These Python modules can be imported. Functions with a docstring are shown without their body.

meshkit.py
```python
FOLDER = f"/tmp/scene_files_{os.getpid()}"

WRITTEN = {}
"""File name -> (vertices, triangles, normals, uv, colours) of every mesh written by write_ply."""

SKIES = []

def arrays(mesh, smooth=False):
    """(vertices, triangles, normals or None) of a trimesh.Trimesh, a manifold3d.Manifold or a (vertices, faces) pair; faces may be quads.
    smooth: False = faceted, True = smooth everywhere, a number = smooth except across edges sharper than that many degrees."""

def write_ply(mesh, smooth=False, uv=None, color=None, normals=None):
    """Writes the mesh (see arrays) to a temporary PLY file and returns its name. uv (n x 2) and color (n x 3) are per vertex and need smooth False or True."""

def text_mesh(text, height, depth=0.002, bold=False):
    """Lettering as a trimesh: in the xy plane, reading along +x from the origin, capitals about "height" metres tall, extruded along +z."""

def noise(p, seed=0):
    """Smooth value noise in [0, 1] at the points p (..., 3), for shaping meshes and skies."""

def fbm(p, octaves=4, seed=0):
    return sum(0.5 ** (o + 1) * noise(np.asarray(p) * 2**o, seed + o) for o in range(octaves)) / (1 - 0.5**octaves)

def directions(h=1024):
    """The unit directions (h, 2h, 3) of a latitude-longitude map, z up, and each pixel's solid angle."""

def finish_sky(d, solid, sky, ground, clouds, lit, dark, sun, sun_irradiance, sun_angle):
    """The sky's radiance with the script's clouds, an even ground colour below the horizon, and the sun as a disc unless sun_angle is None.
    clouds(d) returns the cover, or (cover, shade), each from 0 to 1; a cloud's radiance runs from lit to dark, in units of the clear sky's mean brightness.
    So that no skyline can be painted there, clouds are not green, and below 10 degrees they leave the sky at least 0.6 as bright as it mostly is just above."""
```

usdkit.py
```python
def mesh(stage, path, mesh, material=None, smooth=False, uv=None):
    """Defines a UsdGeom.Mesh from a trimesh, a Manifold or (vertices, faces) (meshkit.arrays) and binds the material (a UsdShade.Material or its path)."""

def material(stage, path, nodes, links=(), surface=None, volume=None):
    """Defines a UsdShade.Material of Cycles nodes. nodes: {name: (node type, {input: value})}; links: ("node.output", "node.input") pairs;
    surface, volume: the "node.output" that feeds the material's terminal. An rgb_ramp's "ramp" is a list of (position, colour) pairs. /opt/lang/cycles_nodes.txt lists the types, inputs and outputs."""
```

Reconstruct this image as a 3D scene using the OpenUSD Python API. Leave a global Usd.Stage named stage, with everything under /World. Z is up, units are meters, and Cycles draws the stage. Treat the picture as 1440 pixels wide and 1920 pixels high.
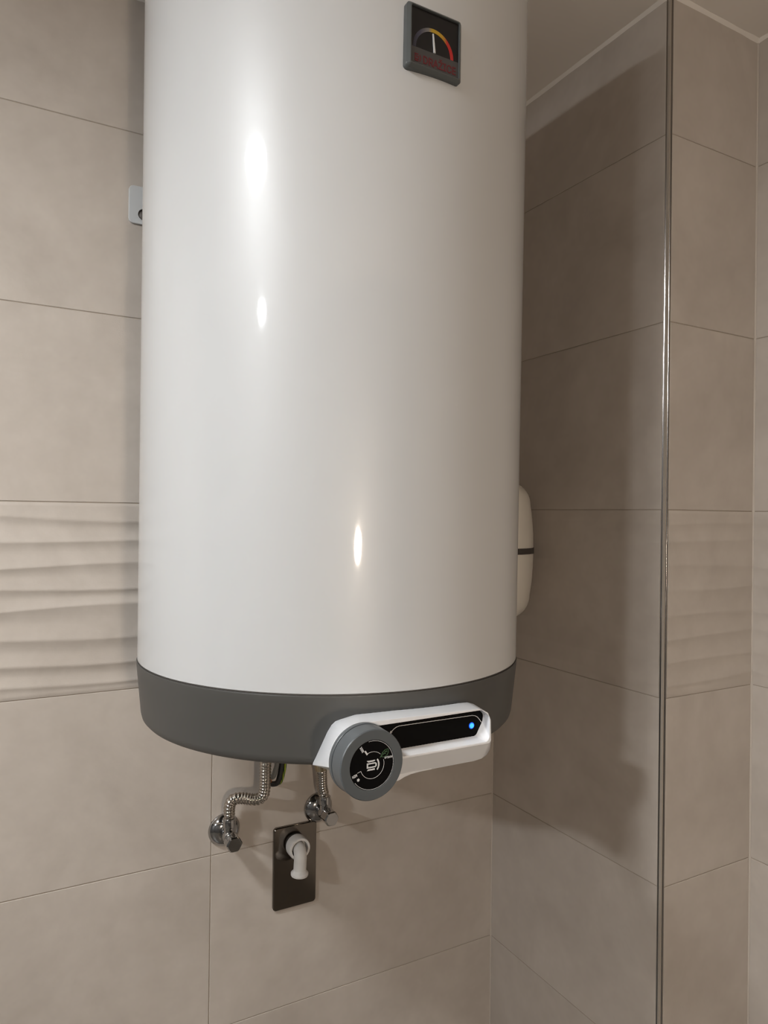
import math, re
import numpy as np, trimesh, manifold3d as m3, usdkit, meshkit
from scipy.interpolate import PchipInterpolator
from shapely.geometry import Polygon, Point, box as sbox, LineString
from shapely.ops import unary_union
from pxr import Usd, UsdGeom, UsdLux, UsdShade, Gf, Sdf

stage = Usd.Stage.CreateInMemory()
UsdGeom.SetStageUpAxis(stage, UsdGeom.Tokens.z)
UsdGeom.SetStageMetersPerUnit(stage, 1.0)
UsdGeom.Xform.Define(stage, '/World')
UsdGeom.Scope.Define(stage, '/World/Looks')

# ------------------------------------------------------------------ camera, lights, exposure
Z0 = 1.5                                     # the tile joint that lies level with the lens is 1.5 m above the floor; z below is measured from it
CAM = np.array([-.9342, -1.2013, -.0129])
YAW, PITCH, ROLL = .5047, .0035, .0124
FPX = 1328.8                                 # focal length in pixels of a 1440 wide frame
EXPOSURE = 0.05
cam = UsdGeom.Camera.Define(stage, '/World/camera')
cam.CreateHorizontalApertureAttr(36.0); cam.CreateVerticalApertureAttr(48.0)
cam.CreateFocalLengthAttr(36.0 * FPX / 1440); cam.CreateClippingRangeAttr(Gf.Vec2f(.02, 50))
cam.CreateExposureAttr(EXPOSURE)
fw = np.array([math.sin(YAW) * math.cos(PITCH), math.cos(YAW) * math.cos(PITCH), math.sin(PITCH)])
rt = np.array([math.cos(YAW), -math.sin(YAW), 0.]); up = np.cross(rt, fw)
rt, up = rt * math.cos(ROLL) + up * math.sin(ROLL), up * math.cos(ROLL) - rt * math.sin(ROLL)
cam.AddTransformOp().Set(Gf.Matrix4d(*[list(map(float, r)) for r in ([*rt, 0], [*up, 0], [*(-fw), 0], [*(CAM + [0, 0, Z0]), 1])]))
CEIL_LIGHT = (172., 178., 183.)              # radiance of the two round ceiling panels
WALL_LAMP = (235., 200., 165.)               # radiance of the small warm globe on the opposite wall
PANEL_R, GLOBE_R = .112, .06

# ------------------------------------------------------------------ helpers
def numbered(path):
    if not stage.GetPrimAtPath(path): return path
    k = 1
    while stage.GetPrimAtPath(f'{path}_{k:03d}'): k += 1
    return f'{path}_{k:03d}'
BASE = {}
def tag(p, label=None, cat=None, group=None, kind=None):
    for k, v in (('label', label), ('category', cat), ('group', group), ('kind', kind)):
        if v: p.SetCustomDataByKey(k, v)
    return p
def thing(name, loc, label=None, cat=None, group=None, kind=None):
    path = numbered('/World/' + name)
    x = UsdGeom.Xform.Define(stage, path); x.AddTranslateOp().Set(Gf.Vec3d(loc[0], loc[1], loc[2] + Z0))
    BASE[path] = np.array(loc, float)
    return tag(x.GetPrim(), label, cat, group, kind)
def arr(mesh):
    if hasattr(mesh, 'to_mesh'):
        m = mesh.to_mesh(); return np.array(m.vert_properties[:, :3]), np.array(m.tri_verts)
    if isinstance(mesh, tuple):
        v, f = np.asarray(mesh[0], float), np.asarray(mesh[1], int)
        if f.shape[1] == 4: f = np.vstack([f[:, [0, 1, 2]], f[:, [0, 2, 3]]])
        return v, f
    return np.array(mesh.vertices), np.array(mesh.faces)
def part(name, mesh, mat, parent, smooth=30, label=None):
    """a mesh, given in scene coordinates, as a part of parent (an Xform thing or a part of one)"""
    pp = str(parent.GetPath()); top = '/'.join(pp.split('/')[:3])
    v, f = arr(mesh)
    path = numbered(pp + '/' + name)
    p = usdkit.mesh(stage, path, trimesh.Trimesh(v - BASE[top], f, process=False), mat, smooth=smooth).GetPrim()
    return tag(p, label)
def cat(*ms):
    out = []
    for m in ms:
        v, f = arr(m); out.append(trimesh.Trimesh(v, f, process=False))
    return trimesh.util.concatenate(out)
def bx(x0, x1, y0, y1, z0, z1):
    return trimesh.creation.box(bounds=[[min(x0, x1), min(y0, y1), min(z0, z1)], [max(x0, x1), max(y0, y1), max(z0, z1)]])
def lathe(profile, n=64):
    """profile of (r, z) turned about z"""
    return trimesh.creation.revolve(np.array(profile, float), sections=n)
def to_y(m, at):
    """a lathe's z axis turned to point out of the wall (-y), moved to at"""
    v, f = arr(m)
    return trimesh.Trimesh(np.c_[v[:, 0], -v[:, 2], v[:, 1]] + np.array(at), f, process=False)
def move(m, at):
    v, f = arr(m); return trimesh.Trimesh(v + np.array(at), f, process=False)
def ext(poly, y0, y1):
    """a polygon drawn in (x, z), extruded from y0 forward to y1 (y1 < y0)"""
    geoms = getattr(poly, 'geoms', [poly])
    ms = [trimesh.creation.extrude_polygon(g, abs(y1 - y0), engine='earcut') for g in geoms if g.area > 0]
    m = trimesh.util.concatenate(ms)
    v = m.vertices
    return trimesh.Trimesh(np.c_[v[:, 0], y0 - v[:, 2], v[:, 1]], m.faces, process=False)
def man(t):
    v, f = arr(t); t = trimesh.Trimesh(v, f); t.merge_vertices()
    if t.volume < 0: t.invert()
    return m3.Manifold(m3.Mesh(np.asarray(t.vertices, np.float32), np.asarray(t.faces, np.uint32)))
def hull(pts): return m3.Manifold.hull_points(np.asarray(pts, np.float32))
def rrect(x0, x1, z0, z1, r, q=8):
    return sbox(x0 + r, z0 + r, x1 - r, z1 - r).buffer(r, quad_segs=q)
def slab(poly, y0, y1, c):
    """a rounded plate with its front edge chamfered by c"""
    a = np.array(poly.exterior.coords)[:-1]; b = np.array(poly.buffer(-c).exterior.coords)[:-1]
    P = [(x, y0, z) for x, z in a] + [(x, y1 + c, z) for x, z in a] + [(x, y1, z) for x, z in b]
    return hull(P)
def catmull(P, step):
    P = np.array(P, float); t = np.r_[0, np.cumsum(np.linalg.norm(np.diff(P, axis=0), axis=1))]
    f = PchipInterpolator(t, P)
    n = max(2, int(t[-1] / step)); Q = f(np.linspace(0, t[-1], n * 4))
    for _ in range(12): Q[1:-1] = .25 * Q[:-2] + .5 * Q[1:-1] + .25 * Q[2:]
    s = np.r_[0, np.cumsum(np.linalg.norm(np.diff(Q, axis=0), axis=1))]
    u = np.linspace(0, s[-1], n + 1)
    return np.c_[[np.interp(u, s, Q[:, k]) for k in range(3)]].T, u
def sweep(P, radius, step=.002, n=24):
    """a round tube along P; radius a number or a function of arc length"""
    Q, u = catmull(P, step)
    T = np.gradient(Q, axis=0); T /= np.linalg.norm(T, axis=1, keepdims=True)
    a = np.cross(T[0], [.3, .9, .1]); a /= np.linalg.norm(a); V, F = [], []
    ang = np.linspace(0, 2 * np.pi, n, endpoint=False)
    for k in range(len(Q)):
        a = a - T[k] * (a @ T[k]); a /= np.linalg.norm(a); b = np.cross(T[k], a)
        r = radius(u[k], u[-1]) if callable(radius) else radius
        V.append(Q[k] + r * (np.cos(ang)[:, None] * a + np.sin(ang)[:, None] * b))
    for k in range(len(Q) - 1):
        for j in range(n):
            i0, i1 = k * n + j, k * n + (j + 1) % n
            F += [(i0, i1, i1 + n), (i0, i1 + n, i0 + n)]
    V = np.vstack(V + [Q[:1], Q[-1:]]); c0, c1 = len(V) - 2, len(V) - 1
    for j in range(n):
        F.append((c0, (j + 1) % n, j)); F.append((c1, (len(Q) - 1) * n + j, (len(Q) - 1) * n + (j + 1) % n))
    return trimesh.Trimesh(V, np.array(F), process=False)
def stroke(pts, w, closed=False):
    return LineString(list(pts) + ([pts[0]] if closed else [])).buffer(w / 2, cap_style=2, quad_segs=4)
def arc(cx, cz, r, a0, a1, n=40):
    t = np.radians(np.linspace(a0, a1, n)); return np.c_[cx + r * np.cos(t), cz + r * np.sin(t)]
def lettering(text, height, x, z, y, deg=0, anchor='start', bold=True, width=None):
    """raised lettering standing on a plane that faces -y"""
    m = meshkit.text_mesh(text, height, depth=.0003, bold=bold); v = np.array(m.vertices)
    x0, x1 = v[:, 0].min(), v[:, 0].max()
    v[:, 0] -= x0
    if width: v[:, 0] *= width / (x1 - x0)
    if anchor == 'middle': v[:, 0] -= v[:, 0].max() / 2
    c, s = math.cos(math.radians(deg)), math.sin(math.radians(deg))
    return trimesh.Trimesh(np.c_[x + v[:, 0] * c - v[:, 1] * s, y - v[:, 2], z + v[:, 0] * s + v[:, 1] * c], m.faces, process=False)

# ------------------------------------------------------------------ materials
def mat(name, base, rough=.5, metal=0., coat=0., coat_rough=.05, spec=.5, edge=0., bump=None, emission=None, strength=0.):
    n = {'p': ('principled_bsdf', dict(base_color=base, roughness=rough, metallic=metal, coat_weight=coat, coat_roughness=coat_rough, specular_ior_level=spec))}
    L = []
    if emission: n['p'][1].update(emission_color=emission, emission_strength=strength)
    if edge:
        n['bv'] = ('bevel', dict(radius=edge, samples=8)); L.append(('bv.bevel', 'p.normal'))
    if bump:
        n['tc'] = ('texture_coordinate', {}); n['nz'] = ('noise_texture', dict(scale=bump[0], detail=2.))
        n['bp'] = ('bump', dict(strength=bump[1], distance=bump[2]))
        L += [('tc.object', 'nz.vector'), ('nz.fac', 'bp.height'), ('bp.normal', 'p.normal')]
        if coat: L.append(('bp.normal', 'p.coat_normal'))
    return usdkit.material(stage, '/World/Looks/' + name, n, L, surface='p.BSDF')
def tile_mat(name, dark, light, rough=.42):
    """honed concrete-look porcelain: soft cloudy mottling and a fine grain, different in every tile"""
    n = {'g': ('geometry', {}), 'oi': ('object_info', {}), 'off': ('vector_math', dict(math_type='multiply_add', vector2=(1., 1., 1.))),
         'rnd': ('combine_xyz', {}), 'k': ('math', dict(math_type='multiply', value2=37.)),
         'n1': ('noise_texture', dict(scale=4.2, detail=5., roughness=.62, distortion=.6)),
         'n2': ('noise_texture', dict(scale=26., detail=4., roughness=.6)),
         'n3': ('noise_texture', dict(scale=420., detail=2.)),
         'm1': ('math', dict(math_type='multiply', value2=.7)), 'm2': ('math', dict(math_type='multiply_add', value2=.3)),
         'rp': ('rgb_ramp', {'ramp': [(.33, dark), (.67, light)]}),
         'rr': ('math', dict(math_type='multiply_add', value2=.18, value3=rough - .09)),
         'bp': ('bump', dict(strength=.25, distance=.0006)),
         'hb': ('math', dict(math_type='multiply_add', value2=.35)),
         'p': ('principled_bsdf', dict(specular_ior_level=.4))}
    L = [('oi.random', 'k.value1'), ('k.value', 'rnd.x'), ('k.value', 'rnd.z'), ('g.position', 'off.vector1'), ('rnd.vector', 'off.vector3'),
         ('off.vector', 'n1.vector'), ('off.vector', 'n2.vector'), ('off.vector', 'n3.vector'),
         ('n1.fac', 'm1.value1'), ('n2.fac', 'm2.value1'), ('m1.value', 'm2.value3'), ('m2.value', 'rp.fac'), ('rp.color', 'p.base_color'),
         ('n2.fac', 'rr.value1'), ('rr.value', 'p.roughness'), ('n3.fac', 'hb.value1'), ('n2.fac', 'hb.value3'), ('hb.value', 'bp.height'), ('bp.normal', 'p.normal')]
    return usdkit.material(stage, '/World/Looks/' + name, n, L, surface='p.BSDF')
M = dict(
    tile=tile_mat('beige_tile', (.440, .388, .338), (.558, .500, .443)),
    grout=mat('grout', (.37, .32, .265), .85, spec=.2, bump=(300., .4, .0005)),
    caulk=mat('caulk', (.80, .75, .69), .45),
    seam_grout=mat('seam_grout', (.50, .445, .385), .7),
    paint=mat('ceiling_paint', (.80, .755, .70), .8, spec=.2, bump=(180., .25, .0006)),
    floor=tile_mat('floor_tile', (.085, .077, .068), (.13, .117, .10), .35),
    plain=mat('room_wall', (.10, .097, .094), .7, spec=.3),
    trim=mat('polished_trim', (.27, .25, .235), .17, 1.),
    enamel=mat('white_enamel', (.545, .55, .55), .40, 0., .7, .05, .5, bump=(420., .05, .0001)),
    cap=mat('grey_plastic', (.067, .065, .060), .45, spec=.4, bump=(700., .12, .0003)),
    seam=mat('seam_shadow_strip', (.05, .045, .04), .5),
    panel=mat('panel_white_plastic', (.80, .81, .83), .32, edge=.0012),
    dial=mat('dial_grey_plastic', (.084, .094, .100), .34, edge=.0008),
    black=mat('black_gloss', (.003, .003, .0033), .16, spec=.08),
    ink=mat('white_print', (.62, .62, .62), .6),
    ink_green=mat('green_print', (.055, .12, .05), .6),
    ink_red=mat('red_print', (.115, .010, .015), .6),
    led=mat('blue_indicator', (.02, .2, .6), .4, emission=(.045, .38, 1.), strength=1.5),
    led_rim=mat('blue_indicator_rim', (.01, .05, .3), .4, emission=(.0, .07, .75), strength=1.),
    bezel=mat('bezel_grey_plastic', (.075, .082, .082), .28, edge=.0012),
    face=mat('gauge_face', (.010, .009, .010), .35),
    band=mat('gauge_band', (.055, .052, .052), .45),
    needle=mat('needle_white', (.62, .62, .62), .5),
    chrome=mat('chrome', (.46, .455, .45), .09, 1., edge=.0007),
    steel=mat('corrugated_steel', (.50, .46, .41), .14, 1.),
    bronze=mat('dark_polished_plate', (.20, .175, .15), .10, 1.),
    galv=mat('zinc_plate', (.60, .61, .61), .42, 0., edge=.0008),
    bolt=mat('bolt_steel', (.16, .15, .14), .4, .8),
    pipe=mat('white_pvc', (.66, .64, .615), .4, edge=.0006),
    rubber=mat('dark_seal', (.03, .026, .022), .5),
    vessel=mat('vessel_white', (.70, .66, .59), .42, edge=.001),
    vband=mat('vessel_band', (.05, .042, .038), .5),
    cgrey=mat('cable_grey', (.16, .16, .15), .5),
    cblack=mat('cable_black', (.012, .012, .012), .4),
    corange=mat('wire_brown', (.30, .10, .035), .5),
    brass=mat('brass', (.50, .42, .29), .28, 1.),
    diffuser=mat('lamp_diffuser', (.8, .8, .8), .5, emission=CEIL_LIGHT, strength=1.),
    diffuser_far=mat('lamp_diffuser_far', (.8, .8, .8), .5, emission=CEIL_LIGHT, strength=2.8),
    globe=mat('warm_globe', (.8, .8, .8), .5, emission=WALL_LAMP, strength=1.),
    lampmetal=mat('lamp_white_metal', (.75, .75, .74), .4),
)
M['scale'] = usdkit.material(stage, '/World/Looks/gauge_scale', {'tc': ('texture_coordinate', {}), 'sx': ('separate_xyz', {}),
    'mr': ('map_range', dict(from_min=-.0392, from_max=.0132)),
    'rp': ('rgb_ramp', {'ramp': [(0., (.02, .02, .035)), (.18, (.05, .05, .075)), (.38, (.17, .16, .15)), (.46, (.42, .27, .02)), (.70, (.42, .25, .02)), (.78, (.40, .16, .02)), (.83, (.42, .02, .015)), (1., (.42, .015, .015))]}),
    'p': ('principled_bsdf', dict(roughness=.5))},
    [('tc.object', 'sx.vector'), ('sx.x', 'mr.value'), ('mr.result', 'rp.fac'), ('rp.color', 'p.base_color')], surface='p.BSDF')
M['earth'] = usdkit.material(stage, '/World/Looks/earth_wire', {'tc': ('texture_coordinate', {}), 'w': ('wave_texture', dict(bands_direction='x', scale=95., distortion=0.)),
    'rp': ('rgb_ramp', {'ramp': [(0., (.30, .33, .01)), (.45, (.30, .33, .01)), (.55, (.02, .07, .015)), (1., (.02, .07, .015))]}), 'p': ('principled_bsdf', dict(roughness=.4))},
    [('tc.object', 'w.vector'), ('w.fac', 'rp.fac'), ('rp.color', 'p.base_color')], surface='p.BSDF')

# ------------------------------------------------------------------ the room
D, XR, ZC = .433, .2237, .8209              # depth of the pier, x of the right wall, ceiling height
XL, YF, ZF = -3.6, -2.45, -1.5              # left wall, front wall, floor
JOINT, RECESS = .0015, .0010
ROWS = [-1.5, -1.2, -.9, -.6, -.3, 0., .3, .6, ZC - .001]
# crest lines of the relief tiles: depth below the top joint, at control points along each wall
def crest(s_at, cols):
    cols = np.array(cols)
    return lambda s: PchipInterpolator(s_at, cols, axis=0)(np.clip(s, s_at[0], s_at[-1]))
CB = crest([-1.25, -.98, -.755, -.62, 0], [[.028, .062, .100, .128, .180, .210, .252, .284], [.020, .062, .103, .131, .169, .208, .248, .279], [.030, .060, .0955, .138, .160, .216, .256, .2865], [.028, .056, .098, .135, .166, .212, .250, .282], [.022, .060, .098, .132, .168, .212, .250, .280]])
CF = crest([0, .12, .228], [[.0246, .052, .088, .1275, .171, .2096, .2448, .2815], [.021, .050, .091, .131, .169, .205, .243, .281], [.022, .050, .098, .128, .175, .204, .245, .277]])
CL = crest([-.45, -.2, 0], [[.0246, .052, .088, .1275, .171, .2096, .2448, .2815], [.020, .058, .094, .131, .166, .212, .250, .280], [.028, .060, .100, .135, .170, .208, .248, .284]])
CR = crest([-2.5, -1.6, -1.0, -.7, -.433], [[.022, .058, .094, .131, .166, .212, .250, .280], [.026, .055, .098, .13, .17, .206, .246, .282], [.02, .06, .092, .135, .165, .21, .25, .279], [.027, .055, .096, .13, .171, .206, .243, .283], [.022, .050, .098, .128, .175, .204, .245, .277]])
def relief(zt, s, lines):
    """how far the wavy face stands out (0 to 1), by depth zt below the top joint: each crest drops off sharply below, then swells out again"""
    L = lines(s); k = np.sum(L < zt)
    a = L[k - 1] if k else 0.; b = L[k] if k < len(L) else .3
    if k == 0: return .55 + .45 * (zt / b) ** 1.6
    u = (zt - a) / (b - a)
    if u < .45: return (1 - u / .45) ** 2 * (1 if k < len(L) else .6) + (.4 if k == len(L) else 0)
    return ((u - .45) / .55) ** 1.6 if k < len(L) else .4
def wall_tile(place, s0, s1, z0, z1, lines=None, amp=.0030, t=.0055):
    """one tile; place(s, z, out) turns wall coordinates into the scene. 20 triangles, or a relief grid"""
    c, j = .0006, JOINT / 2
    s0, s1, z0, z1 = s0 + j, s1 - j, z0 + j, z1 - j
    if lines is None:
        P = [place(s, z, -t) for s, z in ((s0, z0), (s1, z0), (s1, z1), (s0, z1))] + [place(s, z, -c) for s, z in ((s0, z0), (s1, z0), (s1, z1), (s0, z1))] + \
            [place(s, z, 0) for s, z in ((s0 + c, z0 + c), (s1 - c, z0 + c), (s1 - c, z1 - c), (s0 + c, z1 - c))]
        return hull(P)
    ns, nz = max(6, int((s1 - s0) / .02)), 150
    S, Zz = np.linspace(s0, s1, ns), np.linspace(z0, z1, nz)
    V = []
    for z in Zz:
        edge = min(1., min(z - z0, z1 - z) / .004)
        for s in S: V.append(place(s, z, (relief(-z, s, lines) - .12) * amp * edge * (min(1., (XR - s) / .007) if place is back or place is pier_f else min(1., (-D - s) / .007) if place is right else 1.)))
    idx = np.arange(ns * nz).reshape(nz, ns)
    F = np.stack([idx[:-1, :-1], idx[:-1, 1:], idx[1:, 1:], idx[1:, :-1]], -1).reshape(-1, 4)
    F = np.vstack([F[:, [0, 1, 2]], F[:, [0, 2, 3]]]).tolist()
    ring = list(idx[0]) + list(idx[1:, -1]) + list(idx[-1, ::-1][1:]) + list(idx[::-1, 0][1:-1])
    b0 = len(V)
    for i in ring:
        s, z = S[i % ns], Zz[i // ns]; V.append(place(s, z, -t))
    n = len(ring)
    for k in range(n):
        a, b = ring[k], ring[(k + 1) % n]; F += [(b, a, b0 + k), (b, b0 + k, b0 + (k + 1) % n)]
    m = trimesh.Trimesh(np.array(V), np.array(F), process=False)
    n = np.cross(m.vertices[m.faces[0, 1]] - m.vertices[m.faces[0, 0]], m.vertices[m.faces[0, 2]] - m.vertices[m.faces[0, 0]])
    if n @ (np.array(place(0, 0, 1)) - np.array(place(0, 0, 0))) < 0: m.invert()
    return m
back = lambda s, z, o: (s, -o, z)
pier_l = lambda s, z, o: (-o, s, z)
pier_f = lambda s, z, o: (s, -D - o, z)
right = lambda s, z, o: (XR - o, s, z)
def tiles(parent, place, cols, lines, amp=.0030, keep=lambda s0, s1, z0, z1: True):
    for z0, z1 in zip(ROWS[:-1], ROWS[1:]):
        for s0, s1 in zip(cols[:-1], cols[1:]):
            rel = lines if abs(z1) < 1e-6 and keep(s0, s1, z0, z1) else None
            part('tile', wall_tile(place, s0, s1, z0, z1, rel, amp), M['tile'], parent, smooth=40 if rel else False)
w = thing('wall_back', (0, 0, ZF), kind='structure')
part('grout_bed', bx(XL - .1, XR + .1, RECESS, .12, ZF, ZC), M['grout'], w, False)
tiles(w, back, [-3.6, -3., -2.4, -1.8, -1.2, -.6, 0], CB, .0030, lambda s0, *a: s0 > -1.9)
w = thing('wall_pier', (0, -D, ZF), kind='structure')
part('grout_bed', bx(RECESS, XR + .1, -D + RECESS, -.0005, ZF, ZC), M['grout'], w, False)
TR = .0074                                  # the bevelled edge strip: its reach along the pier's flank
tiles(w, pier_l, [-D + TR + .0006, -.0012], CL, .0008)
tiles(w, pier_f, [.0068, XR - .0012], CF, .0017)
w = thing('wall_right', (XR, -D, ZF), kind='structure')
part('grout_bed', bx(XR + RECESS, XR + .12, YF - .1, -D - .0005, ZF, ZC), M['grout'], w, False)
tiles(w, right, [-2.45, -2.233, -1.633, -1.033, -D - .0012], CR, .0016)
tag(usdkit.mesh(stage, '/World/wall_left', bx(XL - .1, XL, YF - .1, .0, ZF + Z0, ZC + Z0), M['plain']).GetPrim(), kind='structure')
tag(usdkit.mesh(stage, '/World/wall_front', bx(XL, XR + .1, YF - .1, YF, ZF + Z0, ZC + Z0), M['plain']).GetPrim(), kind='structure')
tag(usdkit.mesh(stage, '/World/ceiling', bx(XL - .1, XR + .12, YF - .1, .12, ZC + Z0, ZC + Z0 + .1), M['paint']).GetPrim(), kind='structure')
tag(usdkit.mesh(stage, '/World/floor', bx(XL - .1, XR + .12, YF - .1, .12, ZF + Z0 - .1, ZF + Z0), M['floor']).GetPrim(), kind='structure')
# bevelled metal strip on the pier's outer edge
prof = [(0, -D + .0074), (.0004, -D + .0068), (.0036, -D + .0003), (.0040, -D), (.0062, -D), (.0062, -D + .003), (.004, -D + .004), (.003, -D + .0074)]
strip = trimesh.creation.extrude_polygon(Polygon(prof), ZC - ZF - .001, engine='earcut')
tag(usdkit.mesh(stage, '/World/trim_1', move(strip, (0, 0, ZF + Z0)), M['trim'], smooth=30).GetPrim(), 'polished metal edge strip up the outer corner of the tiled pier', kind='structure')
# caulk beads between tiles and ceiling, and in the inner corners
def bead(name, a, b, n1, n2, r=.006, m_='caulk'):
    a, b = np.array(a, float), np.array(b, float); n1, n2 = np.array(n1, float), np.array(n2, float)
    P = []
    rng = np.random.default_rng(5); n = max(2, int(np.linalg.norm(b - a) / .02)); V, F = [], []
    for k in range(n + 1):
        c = a + (b - a) * k / n; q = r * (1 + .22 * (rng.random() - .5)) if np.linalg.norm(n1) else r
        V += [c - .001 * n1 - .001 * n2, c + q * n1 - .001 * n2, c + .42 * q * (n1 + n2), c + q * n2 - .001 * n1]
    for k in range(n):
        for j in range(4):
            i, i1 = 4 * k + j, 4 * k + (j + 1) % 4
            F += [(i, i1, i1 + 4), (i, i1 + 4, i + 4)]
    F += [(0, 1, 2), (0, 2, 3), (4 * n, 4 * n + 2, 4 * n + 1), (4 * n, 4 * n + 3, 4 * n + 2)]
    m = trimesh.Trimesh(np.array(V) + [0, 0, Z0], np.array(F), process=False); m.fix_normals()
    return tag(usdkit.mesh(stage, '/World/' + name, m, M[m_], smooth=50).GetPrim(), kind='structure')
bead('trim_2', (0, -D + TR, ZC), (0, 0, ZC), (-1, 0, 0), (0, 0, -1))
bead('trim_3', (.0062, -D, ZC), (XR, -D, ZC), (0, -1, 0), (0, 0, -1))
bead('trim_4', (XR, YF, ZC), (XR, -D, ZC), (-1, 0, 0), (0, 0, -1))
bead('trim_5', (XL, 0, ZC), (0, 0, ZC), (0, -1, 0), (0, 0, -1))
bead('trim_6', (XR, -D, ZF), (XR, -D, ZC), (-1, 0, 0), (0, -1, 0), .0022, 'seam_grout')
bead('trim_7', (0, 0, ZF), (0, 0, ZC), (-1, 0, 0), (0, -1, 0), .0018, 'seam_grout')

# ------------------------------------------------------------------ lamps: the two ceiling panels and the wall globe that the heater mirrors
for (x, y), R, m, lab in (((-1.62, -.815), PANEL_R, 'diffuser', 'flat round white ceiling light left of the water heater'), ((-2.89, -1.49), .095, 'diffuser_far', 'flat round white ceiling light farthest from the water heater')):
    t = thing('ceiling_light', (x, y, ZC - .012), lab, 'lamp', 'round ceiling lights')
    part('frame', move(lathe([(R, .012), (R + .012, .012), (R + .012, .004), (R + .009, 0), (R, 0), (R, .012)]), (x, y, ZC - .012)), M['lampmetal'], t)
    part('diffuser', move(lathe([(0, -.016)] + [(R * math.sin(q), .008 - .024 * math.cos(q)) for q in np.linspace(.15, 1.5708, 9)] + [(R, .012), (0, .012)]), (x, y, ZC - .012)), M[m], t)
lx, lz = -.925, -.19
t = thing('wall_lamp', (lx, YF, lz), 'small warm globe lamp on the wall facing the water heater', 'lamp')
part('wall_plate', trimesh.Trimesh(*(lambda m: (np.c_[m.vertices[:, 0] + lx, YF + m.vertices[:, 2], m.vertices[:, 1] + lz], m.faces[:, ::-1]))(lathe([(0, 0), (.05, 0), (.05, .012), (.046, .016), (0, .016)])), process=False), M['lampmetal'], t)
part('stem', bx(lx - .01, lx + .01, YF + .014, YF + .07, lz - .01, lz + .01), M['lampmetal'], t, False)
g = trimesh.creation.icosphere(3, GLOBE_R); part('globe', move(g, (lx, YF + .06 + GLOBE_R, lz)), M['globe'], t, True)

# ------------------------------------------------------------------ water heater
HX, HY, R = -.508, -.277, .262
ZB, ZS, ZT = -.2865, -.2065, .757           # underside, seam between tank and grey cap, top
TX, TY = -.0046, -.0163                     # it hangs very slightly out of plumb
def lean(m):
    v, f = arr(m); v = v.copy()
    v[:, 0] += HX + TX * v[:, 2]; v[:, 1] += HY + TY * v[:, 2]
    return trimesh.Trimesh(v, f, process=False)
H = thing('water_heater', (HX, HY, ZB), 'tall white cylindrical water heater with grey base and dial, hung on the wall', 'water heater')
part('tank_body', lean(lathe([(0, ZS), (R - .0012, ZS), (R, ZS + .0012)] + [(R, z) for z in np.linspace(ZS + .05, ZT - .03, 12)] + [(R - .010 + .010 * math.cos(q), ZT - .010 + .010 * math.sin(q)) for q in np.linspace(0, 1.5708, 6)] + [(0, ZT + .002)], 192)), M['enamel'], H, 25)
part('seam_ring', lean(lathe([(R - .02, ZS - .003), (R - .0008, ZS - .003), (R - .0008, ZS + .0008), (R - .02, ZS + .0008), (R - .02, ZS - .003)], 192)), M['seam'], H, 30)
RB = .2545
part('base_cap', lean(lathe([(0, ZS - .004), (R - .006, ZS - .003), (R - .001, ZS - .0010), (R + .0006, ZS - .0010), (R + .0012, ZS - .0025), (R + .0005, ZS - .010), (RB + .0025, ZB + .012), (RB + .0010, ZB + .006), (RB - .0025, ZB + .002), (RB - .008, ZB), (RB - .06, ZB + .002), (0, ZB + .002)], 192)), M['cap'], H, 35)
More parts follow.
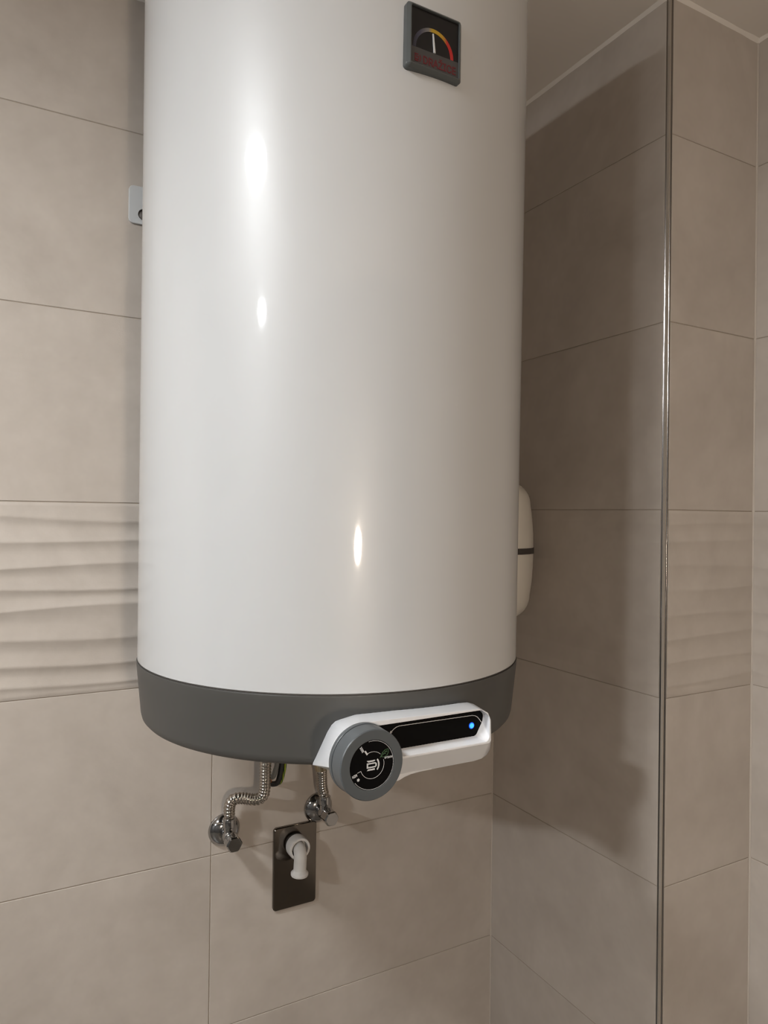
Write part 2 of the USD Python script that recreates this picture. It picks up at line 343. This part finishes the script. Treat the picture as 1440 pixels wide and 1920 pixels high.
# --- control panel
KX, KZ, KR = -.6100, -.2552, .0342          # dial centre and radius
YB = -.573
def body():
    """swells from its outline on the cap out to the dial's collar on the left and to the display's rim on the right"""
    ang = np.radians(np.linspace(-58, 187, 48))
    ring = [(KX + .0354 * math.cos(q), YB, KZ + .0354 * math.sin(q)) for q in ang]
    rim = [(-.6290, -.4969, -.2836), (-.6286, -.4969, -.2815), (-.6252, -.4989, -.2753), (-.6223, -.5005, -.2667), (-.6194, -.5022, -.258), (-.616, -.504, -.2476), (-.612, -.506, -.2396), (-.6085, -.5075, -.2358), (-.6042, -.5095, -.2340), (-.5912, -.5144, -.2330), (-.5744, -.5196, -.2325)]
    flank = hull(ring + rim + [(x + .03, y + .025, z) for x, y, z in rim] + [(-.585, -.50, -.2850)])
    fr = Polygon([(-.612, -.2204), (-.600, -.2212), (-.582, -.2234), (-.560, -.2243), (-.465, -.2243), (-.4530, -.2300), (-.4490, -.2385), (-.4480, -.2640), (-.600, -.2640)]).buffer(-.004).buffer(.004)
    back = [(-.5744, -.5196, -.2325), (-.5569, -.5238, -.2323), (-.52, -.5278, -.2319), (-.4903, -.5282, -.2317), (-.46, -.5245, -.2325), (-.4350, -.5180, -.2345), (-.4310, -.5160, -.2400)]
    low = [(-.600, -.5550, -.2882), (-.4580, -.5550, -.2882), (-.4480, -.5558, -.2868), (-.4415, -.5568, -.2832), (-.4382, -.5580, -.2775), (-.4395, -.5600, -.2700)]
    handle = hull([(x, YB, z) for x, z in fr.exterior.coords] + back + [(x, -.49, z) for x, y, z in back] + low + [(x, -.50, z) for x, y, z in low])
    fair = man(ext(Polygon([(-.600, -.2935), (-.575, -.2945), (-.556, -.2929), (-.549, -.2905), (-.541, -.2888), (-.530, -.2880), (-.515, -.2878), (-.515, -.27), (-.600, -.27)]), -.50, -.5562))
    B = flank + handle + fair
    front = Polygon([(-.600, -.2262), (-.462, -.2262), (-.4512, -.2335), (-.4503, -.2400), (-.4505, -.2622), (-.556, -.2622), (-.566, -.2580), (-.60, -.2570)]).buffer(-.005).buffer(.005)
    deep = Polygon([(-.600, -.2285), (-.4575, -.2285), (-.4512, -.2345), (-.4520, -.242), (-.4608, -.2575), (-.56, -.2575), (-.60, -.2560)]).buffer(-.0055).buffer(.0055)
    cutter = hull([(x, YB - .0005, z) for x, z in front.exterior.coords] + [(x, YB + .0115, z) for x, z in deep.exterior.coords])
    return B - cutter, deep
B, deep = body()
cp = part('control_panel', B, M['panel'], H, 30)
YP = YB + .0113
part('display', ext(deep, YP + .0012, YP), M['black'], cp, False)
line = unary_union([Point(-.5694, -.2387).buffer(.0012).difference(Point(-.5694, -.2387).buffer(.0006)), stroke([(-.5687, -.2380), (-.5660, -.2358), (-.5630, -.2342), (-.5595, -.2335), (-.52, -.2338), (-.4665, -.2343), (-.4625, -.2350), (-.4590, -.2370), (-.4560, -.2402), (-.4537, -.2433)], .00075)])
part('display_line', ext(line, YP + .0001, YP - .0003), M['ink'], cp, False)
part('indicator_rim', to_y(lathe([(.0022, 0), (.0037, 0), (.0036, .0003), (.0022, .0004), (.0022, 0)], 28), (-.4668, YP, -.2455)), M['led_rim'], cp)
part('indicator_light', to_y(lathe([(0, 0), (.0028, 0), (.0027, .0006), (.0017, .0011), (0, .0013)], 24), (-.4668, YP, -.2455)), M['led'], cp)
# --- dial
dl = part('dial', to_y(lathe([(0, 0), (.0350, 0), (.0350, .0045), (.0345, .0053), (.0336, .0053), (.0336, .0065), (.0346, .0068), (.0346, .009), (.0344, .0240), (.0336, .0250), (.0243, .0250), (.0242, .0244), (0, .0244)], 96), (KX, YB + .0005, KZ)), M['dial'], H, 30)
YD = YB + .0005 - .0244
part('dial_face', to_y(lathe([(0, 0), (.02405, 0), (.02405, .0003), (0, .0004)], 72), (KX, YD, KZ)), M['black'], dl, 30)
YI = YD - .0003
P2 = []
for q in np.linspace(99, -141, 78):
    c, s = math.cos(math.radians(q)), math.sin(math.radians(q))
    P2.append(stroke([(KX + .0231 * c, KZ + .0231 * s), (KX + .0236 * c, KZ + .0236 * s)], .0008))
P2 += [stroke(arc(KX, KZ, .0129, 117, 47), .00042), stroke(arc(KX, KZ, .0129, 17, -162, 60), .00042)]
def rad(r, q): return (KX + r * math.cos(math.radians(q)), KZ + r * math.sin(math.radians(q)))
P2 += [stroke([rad(.0129, -162), rad(.0170, -162)], .00042), stroke([rad(.0121, 117), rad(.0168, 119)], .0017)]
sx, sz = KX - .0150, KZ - .0119
for q in (0, 60, 120): P2.append(stroke([(sx - .0016 * math.cos(math.radians(q + 20)), sz - .0016 * math.sin(math.radians(q + 20))), (sx + .0016 * math.cos(math.radians(q + 20)), sz + .0016 * math.sin(math.radians(q + 20)))], .00075))
def o(*pts): return [(KX + a * .001, KZ + b * .001) for a, b in pts]
logo = [Polygon(o((-6.2, 4.9), (3.0, 4.9), (3.0, 3.9), (1.6, 3.3), (-4.6, 3.3))),
        Polygon(o((-5.9, -4.9), (2.9, -4.9), (2.9, -3.3), (-4.3, -3.3))),
        Polygon(o((-6., 2.5), (3.4, 2.5), (4.9, 1.2), (4.9, -1.2), (3.4, -2.5), (-6., -2.5))).difference(Polygon(o((-4.5, 1.15), (2.9, 1.15), (3.4, .7), (3.4, -.7), (2.9, -1.15), (-4.5, -1.15)))),
        stroke(arc(KX - .0008, KZ, .0079, 40, -40, 24), .0016)]
pr = part('dial_print', cat(ext(unary_union(P2), YI, YI - .0002), ext(unary_union(logo), YI, YI - .0002),
     lettering('MAX', .0026, *rad(.0172, 121.5), YI, 120, width=.0058), lettering('MIN', .0025, *rad(.0178, -161), YI, -162, width=.0052), lettering('OPTIMUM', .0019, KX + .0134, KZ + .0041, YI, 1, width=.0087)), M['ink'], dl, False)
lf = np.array(o((9.2, 6.8), (11., 10.6), (14., 12.9), (17.5, 13.4), (17.8, 10.2), (16.2, 7.4), (13., 6.)))
vein = [stroke(o((8.2, 6.), (12., 8.7), (16.4, 12.2)), .0004)] + [stroke(o(a, b), .0004) for a, b in (((11.6, 8.5), (11.9, 10.6)), ((13.6, 10.), (14.0, 12.)), ((12.6, 9.3), (15., 9.0)), ((14.6, 10.8), (16.7, 10.7)))]
part('leaf_mark', ext(unary_union([stroke(lf, .00045, True)] + vein), YI, YI - .0002), M['ink_green'], dl, False)
# --- gauge badge near the top
BXc, BZc = -.5190, .5012
bw, bh, ytop = .0352, .0352, -.5535
gb = part('gauge_badge', slab(rrect(BXc - bw, BXc + bw, BZc - bh, BZc + bh, .0045), -.5365, ytop, .0034) - man(ext(rrect(BXc - .0308, BXc + .0308, BZc - .0308, BZc + .0308, .002), ytop + .0022, ytop - .01)), M['bezel'], H, 25)
yf = ytop + .0022
part('gauge_face', ext(sbox(BXc - .0308, BZc - .0308, BXc + .0308, BZc + .0308), yf + .0004, yf), M['face'], gb, False)
part('name_band', ext(sbox(BXc - .0308, BZc - .0308, BXc + .0308, BZc - .0122), yf + .0001, yf - .0002), M['band'], gb, False)
ac = (BXc - .002, BZc - .0122)
sc = Polygon(np.vstack([arc(*ac, .0262, 180, 0, 48), [[ac[0] + .0215, ac[1]]], arc(*ac, .0222, 0, 180, 48)]))
sm = part('scale_arc', ext(sc, yf + .0001, yf - .0003), M['scale'], gb, False)
part('needle', ext(Polygon([(BXc + .0003, ac[1] + .0003), (BXc - .0019, ac[1] + .0003), (BXc - .0035, ac[1] + .0205), (BXc - .0022, ac[1] + .0205)]), yf + .0001, yf - .0012), M['needle'], gb, False)
zt = BZc - .0292
lo = lambda *p: [(BXc - .0226 + a * .001, zt + .0060 + b * .001) for a, b in p]
lg = [Polygon(lo((-3.2, 4.2), (1.6, 4.2), (1.6, 3.2), (-2.4, 2.6), (-3.2, 2.6))), Polygon(lo((-3.2, -4.2), (1.6, -4.2), (1.6, -2.6), (-3.2, -2.6))), Polygon(lo((-3.2, 1.9), (1.8, 1.9), (2.4, 1.2), (2.4, -1.2), (1.8, -1.9), (-3.2, -1.9))).difference(Polygon(lo((-2., .8), (1.4, .8), (1.4, -.8), (-2., -.8)))), stroke(arc(BXc - .0230, zt + .0060, .0049, 45, -45, 16), .0011)]
part('brand_lettering', cat(lettering('DRAŽICE', .0082, BXc - .0150, zt + .0020, yf - .0002, 0, width=.0425), ext(unary_union(lg), yf - .0002, yf - .0005)), M['ink_red'], gb, False)
# earth wire loop under the cap, and the bracket's hooks
part('earth_wire', sweep([(-.6020, -.492, -.283), (-.6030, -.497, -.293), (-.6035, -.501, -.3020), (-.6000, -.503, -.3065), (-.5950, -.501, -.301), (-.593, -.494, -.283)], .0013, .001, 10), M['earth'], H, True, 'yellow and green earth wire')
for x in (-.56, -.45): part('hanger', bx(x - .02, x + .02, -.034, -.0045, .462, .503), M['galv'], H, False)

# ------------------------------------------------------------------ wall bracket behind the heater
t = thing('wall_bracket', (-.5, 0, .452), 'grey metal mounting bracket with dark bolt, peeking out left behind the water heater', 'bracket')
pl = slab(rrect(-.7485, -.265, .4525, .5135, .008), 0, -.0042, .0008)
for x in (-.7245, -.29): pl = pl - man(ext(Point(x, .4685).buffer(.0095, quad_segs=12), .001, -.01))
part('plate', pl, M['galv'], t, 25)
for x in (-.7245, -.29): part('bolt', to_y(lathe([(0, .0002), (.0088, .0002), (.0088, .0012), (.005, .0026), (0, .003)], 24), (x, 0, .4685)), M['bolt'], t)

# ------------------------------------------------------------------ expansion vessel in the corner
vx, vy, vz = -.1055, -.0985, -.0775
VR = .0945
t = thing('expansion_vessel', (vx, vy, -.215), 'white rounded vessel with a dark band, half hidden behind the water heater', 'expansion vessel')
def half(s):
    P = []
    for h, r in ((.004, VR), (.03, VR - .0005), (.06, VR - .0025), (.085, VR - .006)): P.append((r, h))
    P += [(VR - .006 - .040 * (1 - math.cos(q)), .085 + .044 * math.sin(q)) for q in np.linspace(.15, 1.5, 9)]
    P.append((0, .1315))
    return [(r, vz + s * h) for r, h in P]
part('shell', move(lathe([(0, vz + .002)] + half(1), 96), (vx, vy, 0)), M['vessel'], t, 35)
part('shell', move(lathe(half(-1)[::-1] + [(0, vz - .002)], 96), (vx, vy, 0)), M['vessel'], t, 35)
part('band', move(lathe([(VR - .01, vz - .0055), (VR + .0012, vz - .0055), (VR + .0012, vz + .0055), (VR - .01, vz + .0055), (VR - .01, vz - .0055)], 96), (vx, vy, 0)), M['vband'], t, 30)
part('wall_bracket', bx(vx - .015, vx + .015, -.03, -.0001, vz - .03, vz + .03), M['galv'], t, False)

# ------------------------------------------------------------------ angle valves and their corrugated hoses
def prism6(r, L, notch):
    """the lobed grip of an angle valve, pointing along +z"""
    pts = []
    for k in range(72):
        q = 2 * math.pi * k / 72; pts.append((r * (1 + .05 * math.cos(6 * q)) * math.cos(q), r * (1 + .05 * math.cos(6 * q)) * math.sin(q)))
    m = hull([(x * .8, y * .8, 0) for x, y in pts] + [(x, y, .006) for x, y in pts] + [(x, y, L - .0025) for x, y in pts] + [(x * .86, y * .86, L) for x, y in pts])
    c, s = math.cos(notch), math.sin(notch)
    for sgn in (0, math.pi):
        cc, ss = math.cos(notch + sgn), math.sin(notch + sgn)
        nb = hull([(cc * a - ss * b, ss * a + cc * b, h) for a, b, h in [(r * .62, -r * .42, -.01), (r * .62, r * .42, -.01), (r * 1.6, -r * .42, -.01), (r * 1.6, r * .42, -.01), (r * .80, -r * .34, L - .007), (r * .80, r * .34, L - .007), (r * 1.6, -r * .34, L - .005), (r * 1.6, r * .34, L - .005)]])
        m = m - nb
    return m
def valve(x, z, label, notch, drop=0.):
    t = thing('angle_valve', (x, 0, z), label, 'valve', 'chrome angle valves under the water heater')
    part('rosette', to_y(lathe([(0, 0), (.0276, 0), (.0276, .0022), (.0268, .0042), (.0235, .0088), (.0185, .0125), (.0130, .0142), (.0110, .0146), (0, .0146)], 64), (x, 0, z)), M['chrome'], t, 40)
    part('body', cat(to_y(lathe([(0, .012), (.0088, .012), (.0092, .016), (.0112, .020), (.0116, .027), (.0112, .036), (.0095, .039), (.0070, .0415), (0, .0415)], 40), (x, 0, z)), move(lathe([(0, 0), (.0092, 0), (.0092, .016), (.0085, .018), (0, .018)], 40), (x, -.030, z + .004))), M['chrome'], t, 35)
    part('outlet_nut', move(lathe([(0, 0), (.0102, 0), (.0108, .0010), (.0108, .0100), (.0102, .0112), (.0102, .0122), (.0106, .0128), (.0104, .0142), (.0088, .0150), (0, .0150)], 40), (x, -.030, z + .0165)), M['chrome'], t, 30)
    h = prism6(.0128, .026, notch)
    part('handle', to_y(h, (x, -.0375, z - drop)), M['chrome'], t, 30)
    return t
valve(-.5780, -.5590, 'chrome angle valve at the left, under the bent corrugated hose', 2.2, .0015)
valve(-.4023, -.5535, 'chrome angle valve at the right, above the dark cover plate', 1.9, -.001)
def corr(u, L):
    if u < .006 or u > L - .004: return .0088
    return .0088 + .00115 * (.5 - .5 * math.cos(2 * math.pi * (u - .006) / .0052)) * 1.
t = thing('flexible_hose', (-.578, -.03, -.535), 'corrugated steel hose bent in a step from the left valve up to the heater', 'hose', 'corrugated hoses under the water heater')
P = [(-.5781, -.030, -.530), (-.5781, -.030, -.5200), (-.5780, -.0302, -.5120), (-.5764, -.031, -.5030), (-.5705, -.034, -.4960), (-.5630, -.037, -.4950), (-.5558, -.040, -.4955), (-.5425, -.048, -.4972), (-.5337, -.054, -.4950), (-.5275, -.058, -.4868), (-.5264, -.060, -.4715), (-.5268, -.062, -.433), (-.527, -.063, -.36), (-.527, -.064, -.287)]
part('corrugated_tube', sweep(P, corr, .00065, 22), M['steel'], t, True)
t = thing('flexible_hose', (-.404, -.03, -.535), 'straight corrugated steel hose from the right valve up behind the heater dial', 'hose', 'corrugated hoses under the water heater')
P = [(-.4023, -.030, -.5255), (-.4045, -.030, -.518), (-.4085, -.032, -.505), (-.4125, -.038, -.480), (-.4165, -.0445, -.464)]
part('corrugated_tube', sweep(P, corr, .00065, 22), M['steel'], t, True)
part('nipple', sweep([(-.4160, -.0438, -.4655), (-.4200, -.0475, -.452), (-.4280, -.056, -.420), (-.4320, -.060, -.36), (-.433, -.0615, -.2865)], lambda u, L: .0112 if u < .013 else .0098, .0015, 28), M['brass'], t, 40)

# ------------------------------------------------------------------ drain outlet: dark plate with a white elbow
t = thing('drain_outlet', (-.4480, 0, -.6480), 'dark polished rectangular cover plate on the wall with a white plastic drain elbow', 'drain outlet')
part('cover_plate', slab(rrect(-.4890, -.4068, -.7225, -.5750, .0065), 0, -.0062, .0014), M['bronze'], t, 25)
ex, ez = -.4500, -.6075
part('collar', to_y(lathe([(.0145, .0062), (.0178, .0062), (.0178, .0090), (.0165, .0140), (.0145, .0140), (.0145, .0062)], 48), (ex, 0, ez)), M['rubber'], t)
ribs = [(.0194 * (1 + (.02 if k % 2 else 0)) * math.cos(2 * math.pi * k / 48), .0194 * (1 + (.02 if k % 2 else 0)) * math.sin(2 * math.pi * k / 48)) for k in range(48)]
nut = hull([(a * .96, b * .96, .0125) for a, b in ribs] + [(a, b, .0145) for a, b in ribs] + [(a, b, .0310) for a, b in ribs] + [(a * .955, b * .955, .0335) for a, b in ribs]) - man(move(trimesh.creation.cylinder(.0150, .040, sections=48), (0, 0, .038)))
part('union_nut', to_y(nut, (ex, 0, ez)), M['pipe'], t, 25)
part('elbow', sweep([(ex, -.0130, ez + .001), (ex - .0005, -.024, ez + .001), (ex - .0010, -.0320, ez - .0005), (ex - .0020, -.0385, ez - .0045), (ex - .0030, -.0420, ez - .012), (ex - .0040, -.0432, ez - .024), (ex - .0050, -.0436, ez - .0400)], lambda u, L: .0112 + (.0042 * min(1., max(0., (u - (L - .0095)) / .0045)) if u > L - .0095 else 0) - (.0008 if u > L - .001 else 0), .0008, 40), M['pipe'], t, 40)

# ------------------------------------------------------------------ power cable between hose and heater
t = thing('power_cable', (-.4975, -.045, -.47), 'grey, black and yellow-green cables hanging below the heater beside the bent hose', 'cable')
def drop(dx, r, m, name, zlow, lab=None, end=None):
    part(name, sweep([(-.4960 + dx, -.050, -.2855), (-.4965 + dx, -.050, -.400), (-.4975 + dx, -.050, -.445), (-.5005 + dx * .9, -.050, zlow + .010), (-.5040 + dx * .8, -.049, zlow), (-.5085 + dx * .3, -.042, zlow - .003), (-.507, -.024, -.481), (-.5035, .0005, -.489)] if end is None else end, r, .0015, 16), m, t, True, lab)
drop(-.0045, .0042, M['cgrey'], 'grey_cable', -.4640, 'grey cable')
drop(.0040, .0046, M['cblack'], 'black_cable', -.4760, 'black cable')
drop(.0112, .0023, M['earth'], 'earth_wire', -.4770, 'yellow and green striped wire')
part('phase_wire', sweep([(-.502, -.049, -.4555), (-.507, -.050, -.4600), (-.511, -.046, -.4690), (-.509, -.040, -.478), (-.508, -.02, -.4850), (-.5035, .0005, -.492)], .0018, .001, 10), M['corange'], t, True, 'brown wire')
